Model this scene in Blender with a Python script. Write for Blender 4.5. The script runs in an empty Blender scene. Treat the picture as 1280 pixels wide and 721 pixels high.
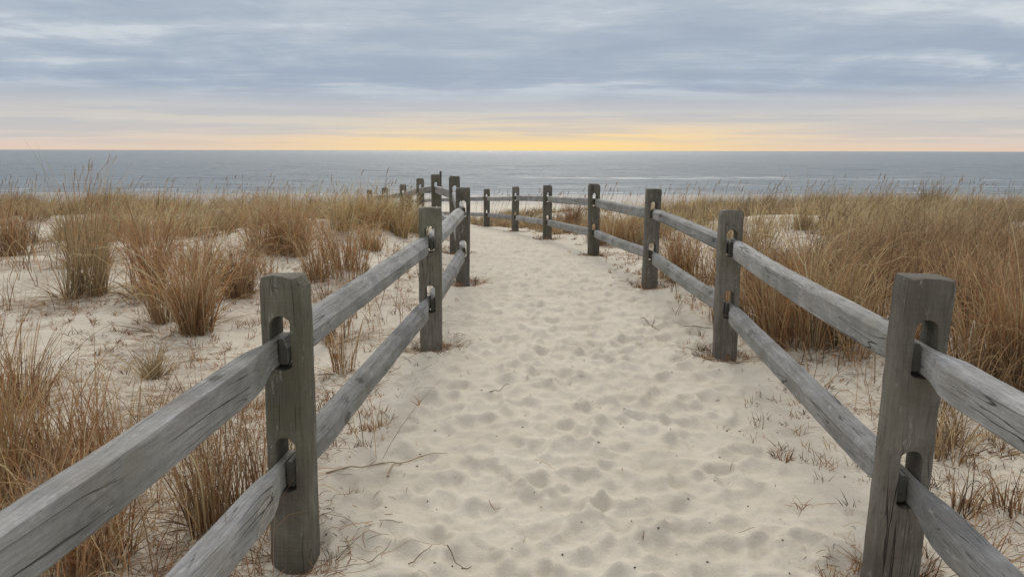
import bpy, bmesh, math, random
import numpy as np
from mathutils import Vector, Matrix, noise as mn
random.seed(7)
rng = np.random.default_rng(11)
sc = bpy.context.scene
C = sc.collection
PI = math.pi

# ------------------------------------------------------------------ helpers
def link(o, parent=None):
    C.objects.link(o)
    if parent: o.parent = parent
    return o

def mesh_obj(name, verts, faces, mat, parent=None, smooth=True, sharp=None):
    me = bpy.data.meshes.new(name)
    me.from_pydata([tuple(v) for v in verts], [], faces)
    me.materials.append(mat)
    if smooth:
        me.polygons.foreach_set('use_smooth', [True]*len(me.polygons))
        if sharp is not None: me.set_sharp_from_angle(angle=math.radians(sharp))
    me.update()
    return link(bpy.data.objects.new(name, me), parent)

def np_mesh(name, V, Q, mat, cols=None, smooth=True):
    """V (n,3), Q (m,4) quads -> mesh, cols (n,3) point colours named tint."""
    me = bpy.data.meshes.new(name)
    n, m = len(V), len(Q)
    me.vertices.add(n); me.vertices.foreach_set('co', V.astype(np.float32).ravel())
    me.loops.add(m*4); me.loops.foreach_set('vertex_index', Q.astype(np.int32).ravel())
    me.polygons.add(m)
    me.polygons.foreach_set('loop_start', (np.arange(m)*4).astype(np.int32))
    me.polygons.foreach_set('loop_total', np.full(m, 4, np.int32))
    me.update(calc_edges=True)
    me.polygons.foreach_set('use_smooth', np.full(m, smooth, bool))
    if cols is not None:
        a = me.attributes.new('tint', 'FLOAT_COLOR', 'POINT')
        c4 = np.ones((n, 4), np.float32); c4[:, :3] = cols
        a.data.foreach_set('color', c4.ravel())
    me.materials.append(mat)
    return me

def tag(o, label=None, cat=None, group=None, kind=None):
    if label: o['label'] = label
    if cat: o['category'] = cat
    if group: o['group'] = group
    if kind: o['kind'] = kind
    return o

def empty(name, loc, rz=0):
    o = bpy.data.objects.new(name, None); C.objects.link(o)
    o.empty_display_size = .1
    o.location = loc; o.rotation_euler = (0, 0, rz)
    return o

def lerp(a, b, t): return a+(b-a)*t
def sstep(a, b, x):
    t = np.clip((x-a)/(b-a), 0, 1); return t*t*(3-2*t)

# value noise, vectorised
_perm = rng.random((256, 256))
def vnoise(x, y):
    xi = np.floor(x).astype(int); yi = np.floor(y).astype(int)
    fx = x-xi; fy = y-yi
    fx = fx*fx*(3-2*fx); fy = fy*fy*(3-2*fy)
    g = lambda a, b: _perm[a & 255, b & 255]
    return (lerp(lerp(g(xi, yi), g(xi+1, yi), fx), lerp(g(xi, yi+1), g(xi+1, yi+1), fx), fy)-.5)*2
def fbm(x, y, o=3, g=.5):
    s = 0; a = 1
    for i in range(o):
        s = s+a*vnoise(x*2**i+17.3*i, y*2**i+5.1*i); a *= g
    return s

# ------------------------------------------------------------------ camera
F = 924.0; PITCH = math.radians(10.55); ZC = 1.5
cam = bpy.data.cameras.new('camera'); camo = link(bpy.data.objects.new('camera', cam))
cam.sensor_width = 36; cam.lens = 36*F/1280; cam.clip_end = 60000; cam.clip_start = .05
camo.location = (0, 0, ZC)
camo.rotation_euler = (Matrix.Rotation(PI/2-PITCH, 3, 'X') @ Matrix.Rotation(math.radians(.12), 3, 'Z')).to_euler()
sc.camera = camo

# ------------------------------------------------------------------ terrain
BY = [-12, 0, 5, 8, 10.8, 14.5, 17.3, 20.5, 25, 30, 38, 46, 62, 88, 110, 400]
BZ = [.05, .03, .06, .08, .01, -.19, -.35, -.57, -.92, -1.35, -2.05, -2.5, -2.95, -3.6, -4.3, -9]
PY = [-12, 0, 5, 8, 11, 14, 17, 20.5, 23, 26, 30, 40]
PX = [.1, .2, .45, .48, .2, -.25, -.95, -1.85, -2.7, -3.8, -5.4, -9]
HUMPS = []   # (x, y, h, rx, ry)
def pc(y): return np.interp(y, PY, PX)
def hgt(x, y):
    x = np.asarray(x, float); y = np.asarray(y, float)
    z = np.interp(y, BY, BZ)
    # soften the piecewise profile a little
    z = (z+np.interp(y-1, BY, BZ)+np.interp(y+1, BY, BZ))/3
    d = x-pc(y)
    lift_r = np.interp(y, [9, 14, 20, 26, 32, 40], [0, .08, .26, .42, .42, 0])
    lift_l = np.interp(y, [9, 13, 18, 23, 28, 33, 41], [0, .08, .20, .24, .24, .12, 0])
    z = z+sstep(3.0, 7.5, d)*lift_r+sstep(2.2, 5, -d)*lift_l
    off = sstep(1.2, 2.4, np.abs(d))
    dry = 1-sstep(40, 50, y)
    z = z+off*dry*(.07*fbm(x*.35+3, y*.35, 3)+.02*fbm(x*1.7, y*1.7, 2))
    z = z+off*dry*sstep(12, 22, y)*.14*fbm(x*.16+9, y*.22, 2)
    z = z-.03*(1-off)*(1-sstep(18, 26, y))
    for (hx, hy, hh, rx, ry) in HUMPS:
        z = z+hh*np.exp(-((x-hx)/rx)**2-((y-hy)/ry)**2)
    return z
HUMPS += [(-3.3, 11.6, .40, 1.35, 2.1), (-2.5, 14.5, .22, .9, 2.4), (-6.5, 17.5, .18, 2.5, 1.2),
          (-9.5, 17.0, .14, 2.2, .9), (10.5, 15.5, .16, 3.5, 1.6), (5.2, 12.5, .12, 1.5, 1.0),
          (4.2, 8.2, .08, 1.3, 1.2), (13, 26, .2, 6, 3), (-12, 24, .15, 5, 3), (-1.9, 5.6, -.05, .7, 1.5)]
H1 = lambda x, y: float(hgt(x, y))

def un(px, py, d):
    cx = (px-640)/F; cy = (360.5-py)/F
    Y = math.cos(PITCH)+cy*math.sin(PITCH); Z = -math.sin(PITCH)+cy*math.cos(PITCH)
    return cx*d/Y, ZC+Z*d/Y
def on_ground(px, py):
    """where the ground meets the sight line of a photo pixel (to measure places)"""
    for d in np.arange(1.2, 60, .02):
        x, z = un(px, py, d)
        if z <= H1(x, d): return x, float(d)
    return un(px, py, 30)[0], 30.

# footprints
FEET = []
def add_feet():
    y = 1.0
    n = 0
    R = rng.random
    while n < 3300:
        yy = .6+23*R()**1.25
        w = np.interp(yy, [0, 10, 20, 26], [1.05, 1.05, .85, .7])
        xx = pc(yy)+w*np.clip(rng.normal(0, .52), -1.05, 1.05)
        a = PI/2+rng.normal(0, .45)
        L = .052+.050*R(); W = .040+.028*R(); D = .009+.0165*R()
        FEET.append((xx, yy, a, L, W, D)); n += 1
    for i in range(130):     # a few stray ones in the near dune sand
        yy = 1.5+9*R(); s = -1 if R() < .6 else 1
        xx = pc(yy)+s*(1.4+2.5*R())
        FEET.append((xx, yy, R()*PI, .10+.04*R(), .07, .006+.01*R()))
add_feet()

def axis(fine_lo, fine_hi, step, lo, hi, grow):
    a = list(np.arange(fine_lo, fine_hi, step)); s = step; x = a[-1]
    while x < hi: s *= grow; x += s; a.append(x)
    s = step; x = fine_lo; b = []
    while x > lo: s *= grow; x -= s; b.append(x)
    return np.array(b[::-1]+a)
xs = axis(-1.5, 2.3, .0135, -420, 420, 1.035)
ys = [-14.]; 
while ys[-1] < .8: ys.append(ys[-1]+max(.016, (.8-ys[-1])*.08))
while ys[-1] < 130: ys.append(ys[-1]+max(.0125, .0052*ys[-1]) if ys[-1] < 40 else ys[-1]+.011*ys[-1])
ys = np.array(ys+[160, 250, 400.])
X, Y = np.meshgrid(xs, ys)
Z = hgt(X, Y)
FP = np.zeros_like(Z)
for (fx, fy, a, L, W, D) in FEET:
    r = 3.0*L
    i0, i1 = np.searchsorted(ys, [fy-r, fy+r]); j0, j1 = np.searchsorted(xs, [fx-r, fx+r])
    if i1-i0 < 2 or j1-j0 < 2: continue
    dx = X[i0:i1, j0:j1]-fx; dy = Y[i0:i1, j0:j1]-fy
    u = (dx*math.cos(a)+dy*math.sin(a))/L; v = (-dx*math.sin(a)+dy*math.cos(a))/W
    w = .22*vnoise(X[i0:i1, j0:j1]*16+fx*7, Y[i0:i1, j0:j1]*16)
    q = np.sqrt(u*u+v*v)+w
    hole = -D*np.clip(1-.55*np.clip(q, 0, 1)**2, 0, 1)/(1+np.exp((q-1.0)*9.5))
    rim = .42*D*np.exp(-((q-1.55)/.38)**2)*(1+.5*np.sign(u)*np.clip(np.abs(u), 0, 1))
    # a new print wipes out part of the older relief under it
    keep = 1-.62/(1+np.exp((q-1.2)*6))
    FP[i0:i1, j0:j1] = FP[i0:i1, j0:j1]*keep+hole+rim
near = 1-sstep(10, 24, Y)
onp = 1-sstep(.9, 1.6, np.abs(X-pc(Y)))
FP = FP*np.interp(Y, [0, 10, 25], [1, .95, .7])
FINE = near*(.0085*fbm(X*7, Y*7, 3)*onp+.0060*fbm(X*17+4, Y*19, 3)+.0016*fbm(X*45, Y*38, 2)*(1-sstep(3, 7, Y)))
Z = Z+FP+FINE+onp*.012*fbm(X*1.8+2, Y*1.8, 2)*(1-sstep(22, 30, Y))
# small scour hollows and drifts round the posts are added with the posts (below)

# posts: x, y(centre), height above ground
LEFTP = [(-1.02, -.32), (-.80, 2.52), (-.605, 5.42), (-.55, 8.18), (-.86, 11.05), (-1.40, 13.65), (-2.02, 16.3), (-2.78, 19.0), (-3.72, 21.7), (-4.7, 24.5)]
RIGHTP = [(1.23, -.50), (1.325, 2.36), (1.56, 5.24), (1.51, 7.98), (1.20, 10.85), (.69, 14.5), (.07, 17.3), (-.70, 20.5), (-1.65, 23.3), (-2.75, 26.0), (-3.95, 28.6)]
RTOP = [1.04, 1.103]+[None]*9
LTOP = [1.05, None, None, None, 1.125, 1.07, .90, .645, .43, .22]
for (px_, py_) in LEFTP+RIGHTP:
    r = np.sqrt((X-px_)**2+(Y-py_)**2)
    m = r < .6
    Z[m] += (-.026*np.exp(-((r[m]-.10)/.08)**2)+.022*np.exp(-((r[m]-.33)/.12)**2))

# grass density drives the litter colour of the sand
def clearing(x, y):
    """bare sand openings in the dune grass"""
    c = 0
    for (cx, cy, rx, ry, s) in CLEAR:
        c = np.maximum(c, s*np.exp(-(((x-cx)/rx)**2+((y-cy)/ry)**2)**2))
    return c
CLEAR = [(11.5, 13.6, 2.9, .8, 1), (8.0, 13.8, 1.2, .5, .8), (4.6, 15.0, 1.0, .8, 1), (6.4, 8.0, .7, 1.0, .8), (3.6, 6.4, .4, .5, .6), (6.0, 5.4, .6, .5, .7),
         (-8.1, 16.2, 1.9, 1.0, 1), (-6.9, 14.9, .9, 1.0, 1), (-12.5, 20, 1.6, 1.2, 1), (-5.6, 18.5, .9, .8, .9), (-10, 24, 2.5, 1.0, .8), (7.5, 19, 1.5, .8, .8), (-3.2, 9.4, 1.3, 1.5, 1), (-1.9, 9.3, .6, 1.7, 1), (-4.8, 12.6, .35, .5, .8)]
def dens(x, y):
    x = np.asarray(x, float); y = np.asarray(y, float)
    d = x-pc(y)
    n = .5+.5*fbm(x*.55+31, y*.45+7, 3)
    edge = np.interp(y, [3, 5, 9, 12], [1.45, 1.2, 1.15, 1.4])+.2*vnoise(y*1.3, y*0+3)
    right = sstep(edge, edge+.9, d)*np.clip(np.interp(y, [2.5, 4, 6, 10, 34, 40], [.12, .6, 1, 1, 1, 0]), 0, 1)
    left = sstep(1.5, 2.3, -d)*np.interp(y, [10.5, 13.5, 16, 31, 37], [0, .45, 1, 1, 0])
    mound = np.exp(-((x+3.2)/1.6)**2-((y-14.7)/2.0)**2)
    beyond = (1-sstep(.8, 1.6, np.abs(d))) * sstep(29, 32, y)*(1-sstep(36, 40, y))
    D = np.maximum.reduce([right, left, mound, beyond])
    gap = np.interp(y, [4, 12, 20], [.66, .66, .50])
    D = D*np.clip(1.9*(n-gap*.62)+.35, .04, 1.2)
    mound = np.maximum(mound, np.exp(-((x+3.9)/1.3)**2-((y-17.4)/1.6)**2))
    D = np.maximum(D, 1.5*sstep(.35, .7, mound)*sstep(1.25, 1.6, -d))
    return np.clip(D*(1-clearing(x, y)), 0, 1.3)
litter = np.clip(dens(X, Y)*.75, 0, 1)
lit2 = (sstep(1.25, 2.2, np.abs(X-pc(Y)))*(1-sstep(30, 40, Y)))*np.clip(.25+.8*fbm(X*.9+8, Y*1.6, 3), 0, .8)*(1-clearing(X, Y))
lit2 = np.clip(lit2*1.25+.25*np.exp(-((X+5.0)/2.6)**2-((Y-5.2)/1.5)**2), 0, 1)
litter = np.maximum(litter, lit2*np.where(X < 0, 1.2, .75))
ny, nx = X.shape
V = np.stack([X, Y, Z], -1).reshape(-1, 3)
idx = np.arange(nx*ny).reshape(ny, nx)
Q = np.stack([idx[:-1, :-1], idx[:-1, 1:], idx[1:, 1:], idx[1:, :-1]], -1).reshape(-1, 4)

# ------------------------------------------------------------------ node helpers
class NT:
    def __init__(s, nt): s.nt = nt; s.n = nt.nodes; s.l = nt.links
    def node(s, t, **kw):
        n = s.n.new(t)
        for k, v in kw.items(): setattr(n, k, v)
        return n
    def put(s, sock, v):
        if hasattr(v, 'is_output') or isinstance(v, bpy.types.NodeSocket): s.l.new(v, sock)
        else:
            if isinstance(v, (tuple, list)) and len(v) == 3 and sock.type == 'RGBA': v = (*v, 1)
            sock.default_value = v
    def math(s, op, a, b=None, c=None, clamp=False):
        n = s.node('ShaderNodeMath', operation=op, use_clamp=clamp)
        for i, v in enumerate((a, b, c)):
            if v is not None: s.put(n.inputs[i], v)
        return n.outputs[0]
    def mix(s, f, a, b, mode='MIX'):
        n = s.node('ShaderNodeMix', data_type='RGBA', blend_type=mode)
        s.put(n.inputs[0], f); s.put(n.inputs[6], a); s.put(n.inputs[7], b)
        return n.outputs[2]
    def noise(s, vec, scale, detail=4, rough=.5, dist=0):
        n = s.node('ShaderNodeTexNoise'); s.put(n.inputs['Vector'], vec)
        n.inputs['Scale'].default_value = scale; n.inputs['Detail'].default_value = detail
        n.inputs['Roughness'].default_value = rough; n.inputs['Distortion'].default_value = dist
        return n.outputs[0]
    def ramp(s, v, pts, interp='LINEAR'):
        n = s.node('ShaderNodeValToRGB'); s.put(n.inputs[0], v)
        e = n.color_ramp.elements; n.color_ramp.interpolation = interp
        while len(e) < len(pts): e.new(.5)
        for i, (p, c) in enumerate(pts):
            e[i].position = p
            e[i].color = (c, c, c, 1) if not isinstance(c, tuple) else (*c, 1)
        return n.outputs[0]
    def mapping(s, vec, scale=(1, 1, 1), loc=(0, 0, 0), rot=(0, 0, 0)):
        n = s.node('ShaderNodeMapping'); s.put(n.inputs[0], vec)
        s.put(n.inputs[1], loc); s.put(n.inputs[2], rot); s.put(n.inputs[3], scale)
        return n.outputs[0]
    def bump(s, h, strength, dist, normal=None):
        n = s.node('ShaderNodeBump'); s.put(n.inputs['Height'], h)
        n.inputs['Strength'].default_value = strength; n.inputs['Distance'].default_value = dist
        if normal is not None: s.put(n.inputs['Normal'], normal)
        return n.outputs[0]
    def vmath(s, op, a, b):
        n = s.node('ShaderNodeVectorMath', operation=op); s.put(n.inputs[0], a); s.put(n.inputs[1], b)
        return n.outputs[0]

def material(name):
    m = bpy.data.materials.new(name); m.use_nodes = True
    t = NT(m.node_tree); t.n.clear()
    out = t.node('ShaderNodeOutputMaterial'); b = t.node('ShaderNodeBsdfPrincipled')
    t.l.new(b.outputs[0], out.inputs[0])
    return m, t, b, out
def srgb(r, g, b):
    f = lambda c: (c/255/12.92 if c/255 <= .04045 else ((c/255+.055)/1.055)**2.4)
    return (f(r), f(g), f(b))

# ------------------------------------------------------------------ sand
m_sand, t, b, out = material('dune sand')
tc = t.node('ShaderNodeTexCoord'); P = tc.outputs['Object']
sep = t.node('ShaderNodeSeparateXYZ'); t.put(sep.inputs[0], P)
at = t.node('ShaderNodeAttribute', attribute_name='tint')
sa = t.node('ShaderNodeSeparateColor'); t.put(sa.inputs[0], at.outputs['Color'])
n1 = t.noise(P, 2.3, 5, .6); n2 = t.noise(P, 70, 3, .7); n3 = t.noise(P, 420, 2, .7)
col = t.mix(t.ramp(n1, [(.35, 0.), (.65, 1.)]), (.540, .490, .398), (.612, .562, .466))
col = t.mix(t.ramp(n2, [(.3, .18), (.5, 0.), (1, 0.)]), col, (.34, .29, .23))
col = t.mix(t.math('MULTIPLY', t.ramp(n3, [(.32, 1.), (.43, 0.)]), .35), col, (.26, .22, .17))
# plant litter ground into the sand of the vegetated dune
lm = t.math('MULTIPLY', sa.outputs[0], t.ramp(t.noise(t.mapping(P, (1, 1.6, 1)), 9, 6, .75), [(.36, 0.), (.62, 1.)]), clamp=True)
col = t.mix(t.math('MULTIPLY', lm, .85), col, (.215, .150, .095))
# wet foreshore
yn = t.math('ADD', sep.outputs[1], t.math('MULTIPLY', t.math('SUBTRACT', t.noise(t.mapping(P, (.02, .12, 1)), 1, 3), .5), 14))
wet = t.ramp(t.math('DIVIDE', yn, 100), [(.60, 0.), (.67, 1.)])
col = t.mix(wet, col, (.245, .225, .200))
t.put(b.inputs['Base Color'], col)
t.put(b.inputs['Roughness'], t.math('SUBTRACT', .95, t.math('MULTIPLY', wet, .45)))
b.inputs['Specular IOR Level'].default_value = .25
h = t.math('ADD', t.math('MULTIPLY', t.noise(P, 22, 6, .68), 1.5), t.math('MULTIPLY', t.noise(P, 210, 3, .8), .18))
t.put(b.inputs['Normal'], t.bump(h, .55, .012))
gm = np_mesh('sand', V, Q, m_sand, np.stack([litter.ravel()]*3, -1))
tag(link(bpy.data.objects.new('sand', gm)), kind='structure')

# ------------------------------------------------------------------ sea
m_sea, t, b, out = material('sea water')
tc = t.node('ShaderNodeTexCoord'); P = tc.outputs['Object']
at = t.node('ShaderNodeAttribute', attribute_name='tint')
sa = t.node('ShaderNodeSeparateColor'); t.put(sa.inputs[0], at.outputs['Color'])
fo = t.math('MULTIPLY', sa.outputs[0], t.ramp(t.noise(t.mapping(P, (.10, .55, 1)), 1, 6, .75), [(.44, 0.), (.60, 1.)]), clamp=True)
wc = t.mix(t.noise(t.mapping(P, (.004, .02, 1)), 1, 4), (.120, .158, .180), (.180, .212, .230))
t.put(b.inputs['Base Color'], t.mix(fo, wc, (.72, .72, .72)))
t.put(b.inputs['Roughness'], t.math('ADD', .30, t.math('MULTIPLY', fo, .5)))
b.inputs['IOR'].default_value = 1.333
hw = t.math('ADD', t.noise(t.mapping(P, (.10, .42, 1)), 1, 6, .62, .3), t.math('MULTIPLY', t.noise(t.mapping(P, (.9, 2.2, 1)), 1, 4, .6), .25))
t.put(b.inputs['Normal'], t.bump(hw, .9, 2.6))
SEA = -3.6
yw = [82.]
while yw[-1] < 420: yw.append(yw[-1]+max(.28, (yw[-1]-60)*.006))
while yw[-1] < 45000: yw.append(yw[-1]*1.12)
yw = np.array(yw)
xw = axis(-130, 130, 1.3, -45000, 45000, 1.09)
WX, WY = np.meshgrid(xw, yw)
amp = 1-sstep(250, 420, WY)
WZ = SEA+amp*(.075*np.sin(WY*.62+1.5*vnoise(WX*.02, WY*.03)*3)+.085*fbm(WX*.05, WY*.32, 3)+.02*fbm(WX*.4, WY*.9, 2))
foam = np.zeros_like(WX)
def px2x(px, y): return (px-640)/F*y
# ridge: y, height, width, x range (photo pixels at that distance), foam
for (ry, rh, rw, p0, p1, fm) in [(141, .34, 1.3, 585, 1000, .8), (137, .22, 1.1, 850, 1330, .55), (152, .36, 1.2, -60, 118, .05), (146, .40, 1.2, 268, 362, .05), (150, .26, 1.2, 610, 700, .0), (158, .2, 1.4, 940, 1200, .1),
                                 (121, .16, 1.1, 380, 640, .15), (118, .2, 1.2, -100, 150, .3), (108, .2, 1.2, 300, 900, .25), (112, .2, 1.1, 900, 1400, .5), (99, .16, 1.0, -200, 260, 1.), (186, .3, 1.6, 380, 560, 0), (200, .3, 1.8, 800, 1100, 0)]:
    x0, x1 = px2x(p0, ry), px2x(p1, ry)
    e = sstep(x0-6, x0+6, WX)*(1-sstep(x1-6, x1+6, WX))
    cy = ry+1.6*vnoise(WX*.035+ry, WX*0)+.5*vnoise(WX*.15, WX*0+2)
    g = np.exp(-((WY-cy)/rw)**2)
    WZ += rh*e*g*(.75+.35*vnoise(WX*.06+ry, WX*0+ry))
    foam = np.maximum(foam, fm*e*np.exp(-((WY-cy+1.2)/(rw*1.3))**2))
foam = np.maximum(foam, .95*np.exp(-((WY-88.5-1.6*vnoise(WX*.04, WX*0))/2.0)**2))
foam = np.maximum(foam, .75*np.exp(-((WY-94.5-2*vnoise(WX*.03+7, WX*0))/1.2)**2))
V2 = np.stack([WX, WY, WZ], -1).reshape(-1, 3)
i2 = np.arange(WX.size).reshape(WX.shape)
Q2 = np.stack([i2[:-1, :-1], i2[:-1, 1:], i2[1:, 1:], i2[1:, :-1]], -1).reshape(-1, 4)
tag(link(bpy.data.objects.new('sea', np_mesh('sea', V2, Q2, m_sea, np.stack([foam.ravel()]*3, -1)))), kind='structure')

# ------------------------------------------------------------------ weathered wood
def wood(name, ax, dark, light, green, lich, brown=(.11, .088, .062)):
    m, t, b, out = material(name)
    tc = t.node('ShaderNodeTexCoord'); oi = t.node('ShaderNodeObjectInfo')
    rnd = oi.outputs['Random']
    off = t.node('ShaderNodeCombineXYZ')
    for i in range(3): t.put(off.inputs[i], t.math('MULTIPLY', rnd, 37.+11*i))
    P = t.vmath('ADD', tc.outputs['Object'], off.outputs[0])
    s = [1, 1, 1]; s[ax] = .085
    wob = t.noise(t.mapping(P, tuple(2. if i == ax else 5. for i in range(3))), 1, 2)
    Pw = t.vmath('ADD', P, t.mapping(t.node('ShaderNodeCombineXYZ').outputs[0]))
    cmb = t.node('ShaderNodeCombineXYZ')
    for i in range(3):
        if i != ax: t.put(cmb.inputs[i], t.math('MULTIPLY', t.math('SUBTRACT', wob, .5), .035))
    Pw = t.vmath('ADD', P, cmb.outputs[0])
    G = t.mapping(Pw, tuple(s))
    g1 = t.noise(G, 30, 6, .72)          # broad grain
    g2 = t.noise(G, 160, 4, .7)          # fine fibres
    blot = t.noise(P, 3.2, 5, .6)
    # knots: sparse cells, rings inside
    ks = [7., 7., 7.]; ks[ax] = 3.4
    vor = t.node('ShaderNodeTexVoronoi'); t.put(vor.inputs['Vector'], t.mapping(P, tuple(ks))); vor.inputs['Scale'].default_value = 1
    pick = t.node('ShaderNodeSeparateColor'); t.put(pick.inputs[0], vor.outputs['Color'])
    kd = t.math('ADD', vor.outputs['Distance'], t.math('MULTIPLY', t.math('SUBTRACT', g1, .5), .12))
    has = t.math('GREATER_THAN', pick.outputs[0], .55)
    kn = t.math('MULTIPLY', has, t.ramp(kd, [(.0, 1.), (.11, .75), (.14, 1.), (.17, 0.), (1, 0.)]))
    ring = t.math('MULTIPLY', has, t.ramp(kd, [(.12, 0.), (.17, .5), (.21, .0), (.26, .35), (.31, 0.), (.38, .2), (.44, 0.)]))
    # cracks along the grain
    cs = [1, 1, 1]; cs[ax] = .035
    c1 = t.noise(t.mapping(Pw, tuple(cs)), 16, 2, .5)
    ck = t.ramp(t.math('ABSOLUTE', t.math('SUBTRACT', c1, .5)), [(.0, 1.), (.003, .8), (.007, 0.)])
    ck = t.math('MULTIPLY', ck, t.ramp(t.noise(P, 2.1, 2), [(.50, 0.), (.58, 1.)]))
    c2 = t.noise(t.mapping(Pw, tuple(cs)), 41, 2, .5)
    ck2 = t.math('MULTIPLY', t.ramp(t.math('ABSOLUTE', t.math('SUBTRACT', c2, .5)), [(.0, .6), (.009, 0.)]), t.ramp(t.noise(P, 4.3, 2), [(.52, 0.), (.62, 1.)]))
    ck = t.math('MAXIMUM', ck, ck2)
    f = t.math('ADD', t.math('MULTIPLY', g1, .55), t.math('MULTIPLY', g2, .45))
    col = t.mix(t.ramp(f, [(.36, 0.), (.64, 1.)]), dark, light)
    col = t.mix(t.ramp(blot, [(.38, .5), (.55, 0.)]), col, tuple(c*.55 for c in dark))
    bl2 = t.noise(t.mapping(P, (1, 1, 1), (5, 2, 8)), 5.5, 5, .7)
    col = t.mix(t.ramp(bl2, [(.45, 0.), (.68, .55)]), col, brown)
    col = t.mix(t.ramp(t.noise(P, 1.7, 4, .6), [(.46, 0.), (.68, green)]), col, (.115, .125, .060))
    col = t.mix(t.ramp(t.noise(t.mapping(P, tuple(9. if i == ax else 30. for i in range(3))), 1, 5, .75), [(.60, 0.), (.68, lich)]), col, (.42, .42, .39))
    col = t.mix(t.math('MULTIPLY', kn, .7), col, (.045, .034, .025))
    col = t.mix(t.math('MULTIPLY', ring, .6), col, (.07, .06, .05))
    col = t.mix(t.math('MULTIPLY', ck, .9), col, (.018, .015, .012))
    v = t.math('ADD', .82, t.math('MULTIPLY', rnd, .36))
    col = t.mix(1., col, v, 'MULTIPLY')
    t.put(b.inputs['Base Color'], col); b.inputs['Roughness'].default_value = .82
    b.inputs['Specular IOR Level'].default_value = .3
    ssw = [.12, .12, .12]; ssw[ax] = 1
    saw = t.noise(t.mapping(P, tuple(ssw), rot=(.15, .15, .1)), 95, 1)
    h = t.math('ADD', t.math('MULTIPLY', g2, .5), t.math('MULTIPLY', g1, .7))
    h = t.math('ADD', h, t.math('MULTIPLY', saw, .5))
    h = t.math('SUBTRACT', h, t.math('MULTIPLY', ck, 1.6)); h = t.math('SUBTRACT', h, t.math('MULTIPLY', ring, .5))
    t.put(b.inputs['Normal'], t.bump(h, .9, .0055))
    return m
m_post = wood('weathered post wood', 2, (.092, .084, .071), (.215, .199, .170), .38, .4)
m_rail = wood('weathered rail wood', 0, (.185, .184, .180), (.430, .426, .415), .25, .75, (.235, .212, .180))
m_end, t, b, out = material('rail end grain')
t.put(b.inputs['Base Color'], t.mix(t.noise(t.node('ShaderNodeTexCoord').outputs['Object'], 60, 4), (.030, .027, .022), (.085, .078, .062))); b.inputs['Roughness'].default_value = .9

def stadium(hw, z0, z1, y0, y1, n=12, q=0):
    """prism through y with an arched top and bottom"""
    pts = [(hw*math.cos(PI*i/n), z1-hw+hw*math.sin(PI*i/n)) for i in range(n+1)]
    pts += [(-hw*math.cos(PI*i/n), z0+hw*.5-hw*.5*math.sin(PI*i/n)) for i in range(n+1)]
    pts = [(x+.0045*mn.noise((x*60, z*30, q)), z+.0045*mn.noise((x*40, z*60, q+9))) for x, z in pts]
    N = len(pts)
    vs = [(x, y0, z) for x, z in pts]+[(x, y1, z) for x, z in pts]
    fs = [tuple(range(N))[::-1], tuple(range(N, 2*N))]+[(i, (i+1) % N, N+(i+1) % N, N+i) for i in range(N)]
    fs = [tuple(reversed(f)) for f in fs]
    return vs, fs

def post_mesh(seed, H, hx, hy, chl, chr_, su, sl):
    r = random.Random(seed)
    zs = [-.35]+[i*.045-.02 for i in range(23)]+[H-.035, H]
    c = .010+.006*r.random()
    ring = [(-hx+c, -hy), (-hx*.33, -hy), (hx*.33, -hy), (hx-c, -hy), (hx, -hy+c), (hx, hy-c), (hx-c, hy), (-hx+c, hy), (-hx, hy-c), (-hx, -hy+c)]
    bm = bmesh.new(); rows = []
    px_, py_ = r.uniform(-9, 9), r.uniform(-9, 9)
    for z in zs:
        top = max(0, (z-(H-.035))/.035)
        row = []
        for (x, y) in ring:
            xx = x+.0035*mn.noise((px_+z*2.2, x*9, y*9)); yy = y+.003*mn.noise((py_, z*2.5, x*9))
            xx += .004*math.sin(z*2.5+px_)
            cn = .0032*(abs(abs(x)-hx) < .02)
            xx += cn*mn.noise((px_, z*11, x*7+y*31)); yy += cn*mn.noise((py_+4, z*13, x*29+y*7))
            if top > 0:
                xx -= (chr_ if xx > 0 else -chl)*top*abs(x)/hx
                yy *= 1-.05*top
            zz = z+(0.011*mn.noise((x*22, y*22, px_))+.05*x*math.sin(px_*3) if z == H else 0)
            row.append(bm.verts.new((xx, yy, zz)))
        rows.append(row)
    n = len(ring)
    for a, b_ in zip(rows, rows[1:]):
        for i in range(n): bm.faces.new((a[i], a[(i+1) % n], b_[(i+1) % n], b_[i]))
    bm.faces.new(rows[-1]); bm.faces.new(rows[0][::-1])
    bm.normal_update()
    me = bpy.data.meshes.new('post'); bm.to_mesh(me); bm.free()
    tmp = link(bpy.data.objects.new('tmp', me))
    cuts = []
    for (z0, z1) in (su, sl):
        vs, fs = stadium(.034+.003*r.random(), z0, z1, -.3, .3, q=seed*3.1+z0)
        cm = bpy.data.meshes.new('cut'); cm.from_pydata(vs, [], fs)
        co = link(bpy.data.objects.new('cut', cm)); cuts.append(co)
        md = tmp.modifiers.new('b', 'BOOLEAN'); md.operation = 'DIFFERENCE'; md.solver = 'EXACT'; md.object = co
    bv = tmp.modifiers.new('v', 'BEVEL'); bv.width = .0028; bv.segments = 2; bv.limit_method = 'ANGLE'; bv.angle_limit = math.radians(38)
    dg = bpy.context.evaluated_depsgraph_get()
    res = bpy.data.meshes.new_from_object(tmp.evaluated_get(dg))
    bpy.data.objects.remove(tmp)
    for c_ in cuts: bpy.data.objects.remove(c_)
    res.materials.clear(); res.materials.append(m_post)
    res.polygons.foreach_set('use_smooth', [True]*len(res.polygons)); res.set_sharp_from_angle(angle=math.radians(32))
    res.name = 'post'
    return res

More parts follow.
